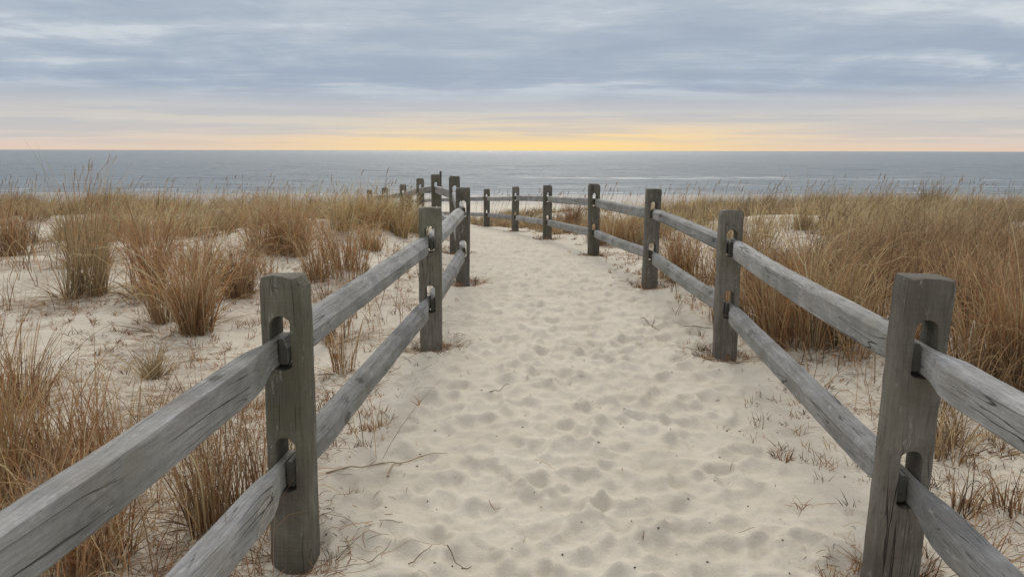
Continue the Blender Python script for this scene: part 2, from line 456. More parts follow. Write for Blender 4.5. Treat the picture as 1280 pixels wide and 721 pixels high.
def rail_mesh(L, seed, s0, s1, prof, tw=.028, side=1, sag=0.):
    """L between post centres; s0/s1 lateral offset (y) of the tenons; prof = (hw, hh, topcut, sidecut, lowcut)"""
    r = random.Random(seed)
    hw, hh, (pa, pb), (oa, ob), (ab, bb) = prof
    if side > 0: a1, b1, a2, b2 = pa, pb, oa, ob
    else: a1, b1, a2, b2 = oa, ob, pa, pb
    secs = [(-hw*(1-a2), hh), (hw*(1-a1), hh), (hw, hh*(1-b1)), (hw, -hh*(1-bb)), (hw*(1-ab), -hh), (-hw*(1-ab), -hh), (-hw, -hh*(1-bb)), (-hw, hh*(1-b2))]
    pts = []
    for i in range(8):
        a, b_ = secs[i], secs[(i+1) % 8]
        pts += [a, ((a[0]+b_[0])/2, (a[1]+b_[1])/2)]
    xs_ = [-.054, -.02, .03, .065, .09, .13, .18, .24, .31, .40, .55, .75, .95, 1.2, 1.45]
    xs_ = [x for x in xs_ if x < L/2]
    xs_ = xs_+[L-x for x in xs_[::-1]]
    ph = [r.uniform(-20, 20) for _ in range(6)]
    bow = r.uniform(-.012, .012); bowz = -sag-.004
    vs = []; n = len(pts)
    l0 = .16+.16*r.random(); l1 = .16+.16*r.random()
    steps = sorted(r.uniform(.35, L-.35) for _ in range(2)); sv_ = [r.uniform(.0, .35), r.uniform(.7, 1.1), r.uniform(.2, .8)]; r.shuffle(sv_)
    xs_ = xs_+[x for x in np.arange(.45, L-.45, .085) if min(abs(x-q) for q in xs_) > .03]
    xs_ = sorted(xs_+[q+e for q in steps for e in (-.006, .006)])
    def sm(t): t = max(0, min(1, t)); return t*t*(3-2*t)
    for x in xs_:
        k0 = sm((x-.055)/l0); k1 = sm((L-.055-x)/l1)
        k = k0*k1; kz = sm((x-.075)/(l0*.7))*sm((L-.075-x)/(l1*.7))
        u = x/L; arch = 4*u*(1-u)
        cy = s0*(1-k0)+s1*(1-k1)+bow*arch+.006*mn.noise((x*1.3, ph[0], 0))
        cz = bowz*arch+.007*mn.noise((x*1.1, ph[1], 3))
        ty = tw/2/hw; tz = .046/hh
        seg = sum(x > q for q in steps)
        for j, (py_, pz) in enumerate(pts):
            if pz > 0 and abs(py_) > hw*.999: pz *= 1-.16*sv_[seg]
            if pz > 0 and abs(pz) > hh*.999: py_ *= 1-.16*sv_[seg]
            y = py_*lerp(ty, 1+.05*mn.noise((x*1.6, ph[2]+j*.15, 1)), k)
            z = pz*lerp(tz, 1+.05*mn.noise((x*1.4, ph[3]+j*.15, 2)), kz)
            # the hewn shoulders are squarer than the body
            y += .0026*mn.noise((x*9, j*1.7, ph[4])); z += .0030*mn.noise((x*9, j*1.7, ph[5]))
            vs.append((x, cy+y, cz+z))
    fs = []
    for i in range(len(xs_)-1):
        for j in range(n):
            a = i*n+j; b_ = i*n+(j+1) % n
            fs.append((a, b_, b_+n, a+n))
    fs.append(tuple(range(n))[::-1]); fs.append(tuple(range((len(xs_)-1)*n, len(xs_)*n)))
    me = bpy.data.meshes.new('rail'); me.from_pydata(vs, [], fs)
    me.materials.append(m_rail); me.materials.append(m_end)
    me.polygons.foreach_set('use_smooth', [True]*len(me.polygons))
    for p_ in list(me.polygons)[-2:]: p_.material_index = 1
    bm = bmesh.new(); bm.from_mesh(me); bmesh.ops.recalc_face_normals(bm, faces=bm.faces); bm.to_mesh(me); bm.free()
    me.set_sharp_from_angle(angle=math.radians(19))
    return me

PROFS = [(.037, .062, (.14, .09), (.1, .1), (.1, .1)), (.046, .058, (.95, .75), (.2, .2), (.3, .25)), (.044, .056, (.62, .55), (.2, .2), (.25, .2)),
         (.042, .057, (.34, .26), (.25, .2), (.2, .15)), (.046, .054, (.55, .30), (.3, .3), (.5, .4))]
SAG = {(1, 4): -.018, (1, 6): .004, (-1, 4): -.012, (-1, 2): -.004}
def build_fence(posts, tops, side, label, seed):
    root = empty('post_and_rail_fence', (posts[1][0], posts[1][1], H1(*posts[1])))
    tag(root, label, 'fence')
    inv = Vector(root.location)
    info = []
    r = random.Random(seed)
    for i, (x, y) in enumerate(posts):
        a = posts[max(0, i-1)]; c = posts[min(len(posts)-1, i+1)]
        th = math.atan2(c[1]-a[1], c[0]-a[0])-PI/2
        g = H1(x, y)
        top = 1.06+g if tops[i] is None else tops[i]
        g = top-1.06
        info.append((x, y, g, th))
    for i, (x, y, g, th) in enumerate(info):
        hx = .078+.004*r.uniform(-1, 1); hy = .062
        me = post_mesh(seed*50+i, 1.06, hx, hy, (.003, .017)[r.random() < .35], (.004, .019)[r.random() < .35], (.733, .928), (.284, .490))
        o = link(bpy.data.objects.new('post', me), root)
        # posts lean a degree or so either way
        o.location = Vector((x, y, g))-inv
        o.rotation_euler = (math.radians(r.uniform(-.7, .7)), math.radians(r.uniform(-.6, .6)), th+math.radians(r.uniform(-3, 3)))
    k = 0
    for i in range(len(info)-1):
        x0, y0, g0, _ = info[i]; x1, y1, g1, _ = info[i+1]
        L0 = math.hypot(x1-x0, y1-y0); az = math.atan2(y1-y0, x1-x0)
        for z in (.796, .347):
            # the near tenon lies on the path side of the mortise, the far one on the outer side
            s = -1 if side < 0 else 1        # path side in rail-local y: left fence -> -y (right), right fence -> +y
            s0, s1 = s*.0165, -s*.0165
            dz0 = r.uniform(-.004, .008); dz1 = r.uniform(-.004, .008)
            L = math.hypot(L0, (g1+dz1)-(g0+dz0))
            pr = PROFS[SEC[side][k % len(SEC[side])]]
            me = rail_mesh(L, seed*77+k, s0, s1, pr, side=side, sag=SAG.get((side, k), r.uniform(0, .012)))
            o = link(bpy.data.objects.new('rail', me), root)
            o.location = Vector((x0, y0, g0+z+dz0))-inv
            o.rotation_euler = (0, -math.atan2(g1+dz1-g0-dz0, L0), az)
            k += 1
    return root
SEC = {-1: [0, 0, 1, 2, 1, 2, 3, 4], 1: [3, 3, 3, 2, 4, 2, 3, 4]}
fl = build_fence(LEFTP, LTOP, -1, 'weathered grey two-rail fence on the left side of the sandy path, bending behind the mound', 3)
fr = build_fence(RIGHTP, RTOP, 1, 'weathered grey two-rail fence on the right side of the sandy path before tall grass', 5)

# ------------------------------------------------------------------ grass blades
m_grass, t, b, out = material('dry grass')
at = t.node('ShaderNodeAttribute', attribute_name='tint')
t.n.remove(b)
dif = t.node('ShaderNodeBsdfPrincipled'); t.put(dif.inputs['Base Color'], at.outputs['Color']); dif.inputs['Roughness'].default_value = .7; dif.inputs['Specular IOR Level'].default_value = .25
tr = t.node('ShaderNodeBsdfTranslucent'); t.put(tr.inputs[0], at.outputs['Color'])
mx = t.node('ShaderNodeMixShader'); mx.inputs[0].default_value = .22
t.l.new(dif.outputs[0], mx.inputs[1]); t.l.new(tr.outputs[0], mx.inputs[2]); t.l.new(mx.outputs[0], out.inputs[0])

def ribbons(base, az, th0, bend, pw, L, W, cols, segs, twist=None, wtip=.12, tipcol=None):
    """curved tapering blades. th0 lean at the base, bend extra lean at the tip."""
    N = len(base)
    if twist is None: twist = rng.normal(0, .5, N)
    s = np.linspace(0, 1, segs+1)
    pos = np.array(base, float).copy()
    side0 = rng.random(N)*2*PI
    R = np.stack([np.cos(side0), np.sin(side0), np.zeros(N)], -1)
    Vs = np.zeros((N, segs+1, 2, 3)); Cs = np.zeros((N, segs+1, 2, 3))
    for k in range(segs+1):
        sk = s[k]
        th = th0+bend*sk**pw; a = az+twist*sk
        T = np.stack([np.sin(th)*np.cos(a), np.sin(th)*np.sin(a), np.cos(th)], -1)
        if k > 0: pos = pos+T*(L/segs)[:, None]
        S = np.cross(T, R); S /= np.linalg.norm(S, axis=1)[:, None]+1e-6
        w = W*(1-(1-wtip)*sk**1.6)*(.75+.5*min(1, sk*3) if sk < .33 else 1)
        Vs[:, k, 0] = pos-S*(w/2)[:, None]; Vs[:, k, 1] = pos+S*(w/2)[:, None]
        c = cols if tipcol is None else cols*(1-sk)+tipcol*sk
        Cs[:, k, :] = c[:, None, :]
    i = np.arange(N*(segs+1)*2).reshape(N, segs+1, 2)
    Qs = np.stack([i[:, :-1, 0], i[:, :-1, 1], i[:, 1:, 1], i[:, 1:, 0]], -1).reshape(-1, 4)
    return Vs.reshape(-1, 3), Qs, Cs.reshape(-1, 3)

def merge(parts):
    Vs, Qs, Cs = [], [], []; o = 0
    for (v, q, c) in parts:
        Vs.append(v); Qs.append(q+o); Cs.append(c); o += len(v)
    return np.concatenate(Vs), np.concatenate(Qs), np.concatenate(Cs)

PAL = {
 'rust':  np.array([[.34, .175, .075], [.28, .14, .06], [.40, .24, .115], [.22, .12, .06], [.46, .33, .19]]),
 'tan':   np.array([[.40, .27, .135], [.33, .215, .105], [.47, .34, .19], [.26, .17, .085], [.54, .43, .27]]),
 'gold':  np.array([[.48, .33, .145], [.42, .28, .115], [.54, .40, .20], [.36, .25, .11], [.60, .48, .28]]),
 'olive': np.array([[.30, .235, .12], [.25, .20, .105], [.36, .28, .15], [.19, .155, .085], [.42, .34, .21]]),
 'dark':  np.array([[.14, .085, .045], [.18, .11, .06], [.22, .14, .08], [.10, .065, .04], [.28, .20, .12]]),
}
def pick(names, N, var=.13):
    P_ = np.concatenate([PAL[n] for n in names])
    w = np.tile([.3, .25, .22, .16, .07], len(names)); w /= w.sum()
    c = P_[rng.choice(len(P_), N, p=w)]
    g = c.mean(1, keepdims=True)
    c = (c*.94+g*.06)*1.12
    return c*np.clip(1+rng.normal(0, var+.06, (N, 1)), .4, 1.6)

def clump_geo(h, r, n, pal, curl=.5, wid=.0045, segs=6, spread=.35, wind=0., dead=.15):
    a = rng.random(n)*2*PI; rr = r*np.sqrt(rng.random(n))
    # several sub-tussocks of unequal size make up one ragged clump
    m_ = 1 if n < 70 else int(rng.integers(3, 6)); sub = rng.choice(m_, n, p=rng.dirichlet(np.full(m_, 2.)))
    ox, oy = rng.normal(0, .75*r, m_)*(m_ > 1), rng.normal(0, .75*r, m_)*(m_ > 1); hs = rng.uniform(.62, 1.12, m_) if m_ > 1 else np.ones(1)
    tx_, ty_ = rng.normal(0, .55, m_), rng.normal(0, .55, m_)
    rr = rr*(.6 if m_ > 1 else 1)
    bx_ = rr*np.cos(a)+ox[sub]; by_ = rr*np.sin(a)+oy[sub]
    base = np.stack([bx_, by_, np.full(n, -.03)], -1)
    az = np.arctan2(np.sin(a)+ty_[sub]+by_/r*.4, np.cos(a)+tx_[sub]+bx_/r*.4)+rng.normal(0, .6, n)
    th0 = np.abs(rng.standard_t(4, n)*spread*.42)+.25*rr/max(r, .01)*spread
    L = h*np.clip(rng.normal(.80, .26, n), .2, 1.25)*hs[sub]*1.06
    th0_k = .85
    th0 = th0*th0_k
    curly = rng.random(n) < curl
    bend = np.where(curly, rng.uniform(.9, 3.1, n), rng.uniform(.05, .9, n)); pw = np.where(curly, rng.uniform(2.2, 5, n), 1.5)
    az = az+wind*np.sin(-az)*.8
    th0 = th0+wind*.15
    W = wid*rng.uniform(.55, 1.35, n)
    c = pick(pal, n)
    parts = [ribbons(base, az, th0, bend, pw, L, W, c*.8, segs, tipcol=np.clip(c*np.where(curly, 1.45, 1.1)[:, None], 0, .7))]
    nd = int(n*dead)
    if nd:   # broken short leaves round the foot
        a2 = rng.random(nd)*2*PI; b2 = np.stack([1.1*r*np.cos(a2), 1.1*r*np.sin(a2), np.full(nd, .0)], -1)
        parts.append(ribbons(b2, a2, rng.uniform(.6, 1.3, nd), rng.uniform(.2, .7, nd), np.full(nd, 1.), h*rng.uniform(.12, .42, nd), np.full(nd, wid), pick(['dark', 'tan'], nd), 4))
    return merge(parts)

def seedstalk_geo(n, h, r, pal=('tan',), wid=.003, heads=True, lean=.12):
    a = rng.random(n)*2*PI; rr = r*np.sqrt(rng.random(n))
    base = np.stack([rr*np.cos(a), rr*np.sin(a), np.full(n, -.02)], -1)
    az = rng.normal(.3, .9, n); th0 = np.abs(rng.normal(0, lean, n)); bend = rng.uniform(.05, .5, n)
    L = h*rng.uniform(.8, 1.15, n)
    v, q, c = ribbons(base, az, th0, bend, np.full(n, 2.), L, np.full(n, wid), pick(list(pal), n), 7, twist=np.zeros(n), wtip=.6)
    parts = [(v, q, c)]
    if heads:
        vv = v.reshape(n, 8, 2, 3).mean(2)
        tip = vv[:, -1]; tdir = tip-vv[:, -2]; tdir /= np.linalg.norm(tdir, axis=1)[:, None]
        m = 9
        for k in range(m):
            bp = tip-tdir*(.012*k)
            taz = np.arctan2(tdir[:, 1], tdir[:, 0]); tth = np.arccos(np.clip(tdir[:, 2], -1, 1))
            parts.append(ribbons(bp, taz+rng.normal(0, .8, n), tth+rng.normal(0, .22, n), np.zeros(n), np.ones(n), np.full(n, .035), np.full(n, .006), pick(['tan'], n)*.8, 2, wtip=.2))
    return merge(parts)

def put_plant(name, geo, x, y, label, cat='grass clump', group=None, rz=0, s=1, z=None):
    me = geo if isinstance(geo, bpy.types.Mesh) else np_mesh(name, *geo[:2], m_grass, geo[2])
    o = link(bpy.data.objects.new(name, me))
    o.location = (x, y, H1(x, y) if z is None else z); o.rotation_euler = (0, 0, rz); o.scale = (s, s, s)
    return tag(o, label, cat, group)

# individual clumps: photo pixel of the foot, height m, foot radius, blades, palette, curl, spread, label
CL = [
 (222, 414, 1.0, .16, 560, ['rust', 'tan'], .65, .42, 'wide curly russet grass clump standing foremost in the bare left sand'),
 (183, 372, .98, .14, 340, ['rust'], .45, .30, 'upright russet clump close behind the wide curly one on the left'),
 (290, 371, .78, .16, 400, ['dark', 'rust', 'tan'], .7, .45, 'low round clump with a dark foot, nearest the big left post'),
 (93, 372, 1.1, .13, 330, ['olive', 'tan'], .15, .28, 'slender olive vase-shaped clump rising from a narrow foot at left'),
 (112, 332, 1.20, .16, 260, ['tan', 'rust', 'olive'], .25, .25, 'tallest thin-stemmed clump behind the olive vase-shaped one'),
 (17, 322, 1.05, .14, 260, ['rust', 'tan'], .3, .25, 'upright clump with dark feet at the far left edge'),
 (38, 306, .90, .16, 220, ['dark', 'tan'], .3, .3, 'dark footed clump just behind the one at the left edge'),
 (345, 318, .85, .30, 620, ['rust', 'tan'], .6, .6, 'broad bushy russet mound of grass at the foot of the pale slope'),
 (375, 300, .70, .22, 320, ['olive', 'tan'], .4, .6, 'small bushy clump behind the broad russet mound'),
 (432, 345, .98, .20, 420, ['rust', 'tan'], .35, .32, 'thick rusty clump on the sand slope left of the second left post'),
 (195, 470, .30, .06, 130, ['olive', 'tan'], .1, .55, 'knee-high lone grass sprig in open sand left of the near rail'),
 (285, 648, .62, .13, 330, ['dark', 'rust', 'tan'], .1, .22, 'dense upright brown clump framed between the two near left rails'),
 (95, 716, .55, .13, 240, ['tan', 'rust'], .6, .5, 'arching clump beneath the near left rail at the bottom corner'),
 (40, 600, .80, .20, 330, ['rust', 'tan', 'gold'], .30, .32, 'tall golden-brown foreground clump at the left edge behind the near rail'),
 (105, 590, .70, .18, 210, ['rust', 'tan'], .3, .30, 'loose rusty foreground clump right of the tall golden-brown one'),
 (60, 690, .62, .20, 260, ['tan', 'rust'], .45, .40, 'arching straw-brown clump low at the left edge, right behind the near rail'),
 (160, 560, .50, .16, 60, ['rust', 'tan'], .35, .30, 'thin loose stems with gaps between them, rightmost of the left foreground grass'),
 (320, 345, .62, .35, 260, ['rust', 'tan'], .7, .7, 'low curly russet grass spreading before the broad bushy mound'),
 (245, 335, .60, .30, 200, ['rust', 'olive'], .6, .6, 'low loose grass behind the wide curly clump, in front of the dune band'),
 (470, 318, .70, .22, 240, ['gold', 'rust'], .4, .5, 'golden-rust clump up the sand slope between the thick rusty clump and the fence'),
 (1058, 398, .85, .16, 130, ['gold', 'tan'], 1., .4, 'pale curling blades arching over the russet grass behind the near right rail'),
 (1000, 372, .85, .16, 120, ['gold', 'tan'], 1., .4, 'pale arching blades between the second right post and the bushy rusty clump'),
 (1180, 560, .34, .12, 130, ['tan', 'dark'], .6, .7, 'low scruffy tan clump close behind the big right post, under the top rail'),
 (1262, 640, .30, .08, 70, ['dark', 'rust'], .3, .5, 'sparse rusty sprigs at the right edge between the two near rails'),
 (430, 465, .55, .08, 60, ['rust', 'tan'], .2, .2, 'thin rusty stems behind the lower left rail, short of the second post'),
 (506, 296, .72, .18, 260, ['gold', 'tan'], .3, .45, 'golden grass nearest the second left post, on top of the sandy mound'),
 (478, 288, .80, .22, 330, ['gold', 'tan'], .3, .45, 'thick golden clump on the mound crest in front of the far left posts'),
 (448, 286, .78, .24, 330, ['gold', 'rust'], .3, .5, 'golden windswept clump in the middle of the mound crest'),
 (418, 286, .72, .2, 260, ['gold', 'olive'], .3, .5, 'golden clump at the left end of the mound crest'),
 (10, 520, .62, .2, 200, ['rust', 'dark'], .4, .35, 'rusty tangled clump behind the foreground grass at the left edge'),
 (415, 428, .78, .10, 80, ['dark', 'rust'], .15, .16, 'few thin upright stems right behind the big left post'),
 (1262, 478, 1.02, .16, 330, ['rust', 'tan'], .35, .26, 'tall rusty clump at the right edge behind the near right rail'),
 (1222, 470, .85, .13, 220, ['tan', 'rust'], .35, .26, 'tall tan clump between the big right post and the rusty edge clump'),
 (1010, 432, .95, .2, 420, ['rust', 'tan'], .5, .32, 'bushy rusty clump behind the top rail midway along the near right span'),
 (965, 412, .80, .18, 320, ['tan', 'rust'], .5, .34, 'tan curly clump just right of the second right post'),
 (1078, 420, .78, .2, 300, ['tan', 'olive'], .5, .4, 'wispy tan clump left of the big right post'),
 (865, 352, .85, .18, 340, ['tan', 'rust'], .45, .34, 'tan clump between the second and third right posts'),
 (772, 306, .80, .2, 340, ['rust', 'tan'], .3, .35, 'russet clump between the third and fourth right posts'),
 (712, 287, .80, .26, 420, ['rust', 'dark'], .3, .38, 'dark russet clump below the dead shrub on the right fence line'),
 (168, 263, .90, .35, 420, ['dark', 'tan'], .2, .35, 'dark tufted clump with seed heads on the crest of the left dune'),
 (395, 262, 1.0, .30, 420, ['dark', 'olive'], .25, .5, 'dark olive windswept clump left of the golden dune grass'),
 (862, 268, 1.0, .28, 360, ['gold', 'tan'], .2, .4, 'golden plume of grass right of the third right post near the skyline'),
 (1168, 262, 1.0, .3, 360, ['dark', 'olive'], .2, .4, 'dark spiky clump standing out on the right dune skyline'),
 (20, 268, 1.0, .3, 300, ['olive', 'dark'], .2, .35, 'olive clump on the left skyline behind the clumps at the edge'),
 (1205, 640, .26, .05, 50, ['dark', 'rust'], .2, .5, 'sparse dark sprig between the near right rails'),
 (1228, 560, .38, .10, 110, ['tan', 'olive'], .8, .8, 'low sprawling tan clump between the big right post and the frame edge'),
 (1150, 715, .13, .06, 60, ['rust', 'dark'], .2, .6, 'tiny rusty tuft against the foot of the big right post'),
 (1225, 700, .22, .05, 60, ['rust'], .2, .5, 'small rusty tuft below the lowest right rail'),
 (978, 570, .075, .04, 45, ['rust', 'dark'], .2, .8, 'small brown tuft alone in the sand left of the big right post'),
 (905, 538, .05, .03, 18, ['dark'], .2, .9, 'tiny dark tuft in the path sand short of the right fence'),
 (686, 618, .055, .012, 6, ['gold', 'rust'], .1, .5, 'lone straw tuft sticking up in the middle of the path'),
 (315, 512, .12, .05, 40, ['dark', 'rust'], .3, .6, 'low brown tuft showing just above the near left rail'),
 (440, 625, .07, .04, 34, ['rust'], .2, .6, 'short russet tuft beside the path just right of the big left post'),
 (472, 538, .11, .04, 40, ['rust', 'tan'], .1, .35, 'stubbly russet tuft under the second-span lower left rail'),
 (1110, 648, .06, .04, 40, ['dark', 'rust'], .2, .8, 'low dark tuft at the path edge by the big right post'),
]
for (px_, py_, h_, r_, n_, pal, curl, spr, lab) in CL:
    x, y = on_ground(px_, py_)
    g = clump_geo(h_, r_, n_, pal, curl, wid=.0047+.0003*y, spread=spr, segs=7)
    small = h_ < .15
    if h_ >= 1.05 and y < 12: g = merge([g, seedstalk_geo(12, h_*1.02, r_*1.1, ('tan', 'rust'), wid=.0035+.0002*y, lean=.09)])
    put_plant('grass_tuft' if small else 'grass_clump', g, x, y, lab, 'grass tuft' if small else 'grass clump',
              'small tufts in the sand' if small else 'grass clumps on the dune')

# dead shrub with dark branching twigs and dried flower heads
def shrub_geo(h, n, pal=('dark',), wid=.006, seed=1):
    parts = []
    R = np.random.default_rng(seed)
    a = R.random(n)*2*PI
    base = np.stack([.04*np.cos(a), .04*np.sin(a), np.full(n, -.02)], -1)
    th = R.uniform(.05, .4, n); L = h*R.uniform(.6, 1, n)
    v, q, c = ribbons(base, a, th, R.uniform(0, .3, n), np.ones(n), L, np.full(n, wid), pick(list(pal), n), 6, twist=np.zeros(n), wtip=.5)
    parts.append((v, q, c)); cen = v.reshape(n, 7, 2, 3).mean(2)
    for k in (2, 3, 4, 5, 6):
        m = 3
        b_ = np.repeat(cen[:, k], m, 0); N = len(b_)
        aa = R.random(N)*2*PI
        v2, q2, c2 = ribbons(b_, aa, R.uniform(.3, .9, N), R.uniform(-.3, .1, N), np.ones(N), h*R.uniform(.08, .24, N), np.full(N, wid*.55), pick(list(pal), N), 3, twist=np.zeros(N), wtip=.5)
        parts.append((v2, q2, c2)); tips = v2.reshape(N, 4, 2, 3)[:, -1].mean(1)
        for _ in range(3):
            parts.append(ribbons(tips, R.random(N)*2*PI, R.uniform(0, 2.5, N), np.zeros(N), np.ones(N), np.full(N, .022), np.full(N, .012), pick(['dark'], N), 2))
    return merge(parts)
def place_px(px_, py_): return on_ground(px_, py_)
x, y = place_px(717, 283)
put_plant('dead_shrub', shrub_geo(1.25, 7, wid=.009), x, y+.2, 'dark dead branching shrub with dried flower heads behind the right fence, before the sea', 'shrub')
x, y = place_px(498, 292)
put_plant('dead_shrub', shrub_geo(.75, 9, ('rust', 'dark'), wid=.005, seed=4), x, y, 'twiggy rust-brown dead shrub on the sand slope left of the second left post', 'shrub')
x, y = place_px(1100, 300)
put_plant('dead_shrub', shrub_geo(.9, 5, ('dark',), wid=.006, seed=8), x-1.2, y-1.0, 'sparse dark twiggy weed standing in the right dune grass above the big right post', 'shrub')

# thin stake behind the bend of the left fence
bm = bmesh.new(); bmesh.ops.create_cone(bm, cap_ends=True, segments=10, radius1=.022, radius2=.02, depth=1.5)
bmesh.ops.bevel(bm, geom=bm.edges[:], offset=.002, segments=1, affect='EDGES')
me = bpy.data.meshes.new('stake'); bm.to_mesh(me); bm.free()
m_dark, t, b, out = material('dark stake'); t.put(b.inputs['Base Color'], t.mix(t.noise(t.node('ShaderNodeTexCoord').outputs['Object'], 20), (.03, .03, .03), (.06, .055, .05))); b.inputs['Roughness'].default_value = .6
me.materials.append(m_dark)
o = link(bpy.data.objects.new('stake', me)); o.location = (-1.335, 13.80, 1.125-.75); o.rotation_euler = (0, math.radians(1), 0)
tag(o, 'thin dark stake standing against the post at the bend of the left fence', 'stake')

# ------------------------------------------------------------------ the grass field (uncountable)
def field(n_try, xr, yr, cfg, near_cut=None):
    xx = rng.uniform(*xr, n_try); yy = yr[0]+(yr[1]-yr[0])*rng.random(n_try)
    ok = (rng.random(n_try) < dens(xx, yy)) & (np.abs(xx) < .95*yy+5)
    xx, yy = xx[ok], yy[ok]
    if cfg:          # gather the tufts into tussocks
        m = len(xx); cen = rng.integers(0, max(1, m//cfg), m); keep = rng.random(m) < .72
        cx_, cy_ = xx[cen]+rng.normal(0, .13, m), yy[cen]+rng.normal(0, .13, m)
        xx = np.where(keep, cx_, xx); yy = np.where(keep, cy_, yy)
        d_ = np.abs(xx-pc(yy)) > 1.33; xx, yy = xx[d_], yy[d_]
    return xx, yy
def field_mesh(name, px_, py_, nb, hf, wf, palf, label):
    """px_,py_ tuft centres; nb blades each"""
    n = len(px_)
    patch = fbm(px_*.35+50, py_*.5+20, 2)
    hk = np.repeat(hf(px_, py_)*rng.uniform(.4, 1.3, n), nb)
    r_ = rng.uniform(.04, .16, n)
    cx = np.repeat(px_, nb); cy = np.repeat(py_, nb); N = n*nb
    a = rng.random(N)*2*PI; rr = np.repeat(r_, nb)*np.sqrt(rng.random(N))
    bx = cx+rr*np.cos(a); by = cy+rr*np.sin(a)
    bz = np.repeat(hgt(px_, py_), nb)-.03
    lean_az = rng.normal(0, .5, N)                      # wind from the left
    wnd = np.interp(by, [5, 14], [.10, .24])
    vx = wnd*np.cos(lean_az)+.62*np.cos(a)*rng.random(N); vy = .2*np.sin(lean_az)+.62*np.sin(a)*rng.random(N)
    az = np.arctan2(vy, vx); th0 = np.hypot(vx, vy)*rng.uniform(.15, .8, N)
    curl = rng.random(N) < .42
    bend = np.where(curl, rng.uniform(.8, 2.3, N), rng.uniform(.1, .9, N)); pw = np.where(curl, rng.uniform(2, 4, N), 1.5)
    L = hk*np.clip(rng.normal(.85, .2, N), .3, 1.3)
    dist = np.hypot(bx, by)
    W = wf(dist)*rng.uniform(.6, 1.3, N)
    pal = palf(px_, py_, patch)        # (n, 3)
    c = np.repeat(pal*np.clip(1+rng.normal(0, .28, (n, 1)), .4, 1.7), nb, 0)*np.clip(1+rng.normal(0, .32, (N, 1)), .3, 1.9)
    light = rng.random(N) < .07
    c[light] *= np.array([1.35, 1.45, 1.6])
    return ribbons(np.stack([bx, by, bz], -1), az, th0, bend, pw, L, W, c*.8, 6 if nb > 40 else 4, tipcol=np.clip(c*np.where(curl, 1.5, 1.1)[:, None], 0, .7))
A_tan = np.array([.410, .300, .168]); A_rust = np.array([.305, .193, .103]); A_gold = np.array([.490, .365, .195]); A_oliv = np.array([.262, .195, .115])
def palf(x, y, p):
    n = len(x)
    k = np.clip(.5+.9*p+rng.normal(0, .22, n), 0, 1)[:, None]
    near_ = (1-sstep(6, 13, y))[:, None]
    far = A_tan*k+A_oliv*(1-k)
    g = (fbm(x*.3+2, y*.4+90, 2) > .25)[:, None]
    far = np.where(g, A_gold*.6+far*.4, far)
    nr = A_rust*.55+A_tan*.45*k+A_rust*.45*(1-k)
    c = nr*near_+far*(1-near_)
    gm_ = np.exp(-((x+2.8)/1.7)**2-((y-13.6)/2.6)**2)[:, None]
    c = c*(1-gm_)+A_gold*gm_
    rf = np.exp(-((x-.9-pc(y))/1.6)**2)[:, None]*sstep(10, 14, y)[:, None]
    lf = (sstep(2, 5, pc(y)-x)*sstep(14, 18, y)*.5)[:, None]
    c = c*(1-lf)+(A_rust*.55+A_tan*.35)*lf
    return c*(1-.6*rf)+A_rust*1.05*.6*rf
hf = lambda x, y: np.interp(y, [2, 5, 8, 14, 25], [.62, .72, .66, .62, .60])*(1+.28*np.exp(-((x+3.3)/1.8)**2-((y-15)/3.0)**2))*np.where(np.abs(x-pc(y)-1.6) < 1.2, .8, 1)*np.where((x > pc(y)) & (x < 5) & (y > 14), .62, 1)
wf = lambda d: np.interp(d, [2, 6, 12, 20, 35], [.0055, .0066, .0085, .0115, .0155])
x1, y1 = field(5200, (-1, 14), (2.6, 10), 6)
x2, y2 = field(15500, (-24, 26), (9.5, 22), 6)
x3, y3 = field(14500, (-38, 40), (21, 39), 5)
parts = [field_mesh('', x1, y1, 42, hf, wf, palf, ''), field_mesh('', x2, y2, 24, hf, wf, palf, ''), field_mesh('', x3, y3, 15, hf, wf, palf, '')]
print('tufts', len(x1), len(x2), len(x3))
# seed stalks standing above it
def stalks(n, xr, yr, h0, h1, wid):
    xx, yy = field(n, xr, yr, None); k = len(xx)
    L = rng.uniform(h0, h1, k); az = rng.normal(.1, .6, k)
    b_ = np.stack([xx, yy, hgt(xx, yy)], -1)
    v, q, c = ribbons(b_, az, np.abs(rng.normal(.05, .09, k)), rng.uniform(.1, .6, k), np.full(k, 2.), L, wid(yy)*.6, pick(['tan', 'dark'], k), 6, twist=np.zeros(k), wtip=.7)
    tipc = v.reshape(k, 7, 2, 3).mean(2); tip = tipc[:, -1]; td = tip-tipc[:, -2]; td /= np.linalg.norm(td, axis=1)[:, None]
    out_ = [(v, q, c)]
    taz = np.arctan2(td[:, 1], td[:, 0]); tth = np.arccos(np.clip(td[:, 2], -1, 1))
    for j in range(6):
        out_.append(ribbons(tip-td*.02*j, taz+rng.normal(0, .6, k), tth+rng.normal(0, .15, k), np.zeros(k), np.ones(k), np.full(k, .055), wid(yy)*1.3, pick(['tan'], k)*.75, 2, wtip=.2))
    return out_
parts += stalks(900, (-20, 24), (8, 24), .8, 1.08, wf)
parts += stalks(700, (-34, 36), (20, 33), .8, 1.1, wf)
parts += stalks(160, (1.5, 9), (4, 9), .75, .95, wf)
wx, wy = field(420, (1.5, 14), (4, 14), None)
for k_ in range(3):
    kk = len(wx)
    parts.append(ribbons(np.stack([wx+rng.normal(0, .05, kk), wy+rng.normal(0, .05, kk), hgt(wx, wy)], -1), rng.random(kk)*2*PI, np.abs(rng.normal(.15, .12, kk)), rng.uniform(0, .6, kk), np.ones(kk), rng.uniform(.45, .95, kk), np.full(kk, .006), pick(['dark'], kk)*.6, 6))
gv = merge(parts)
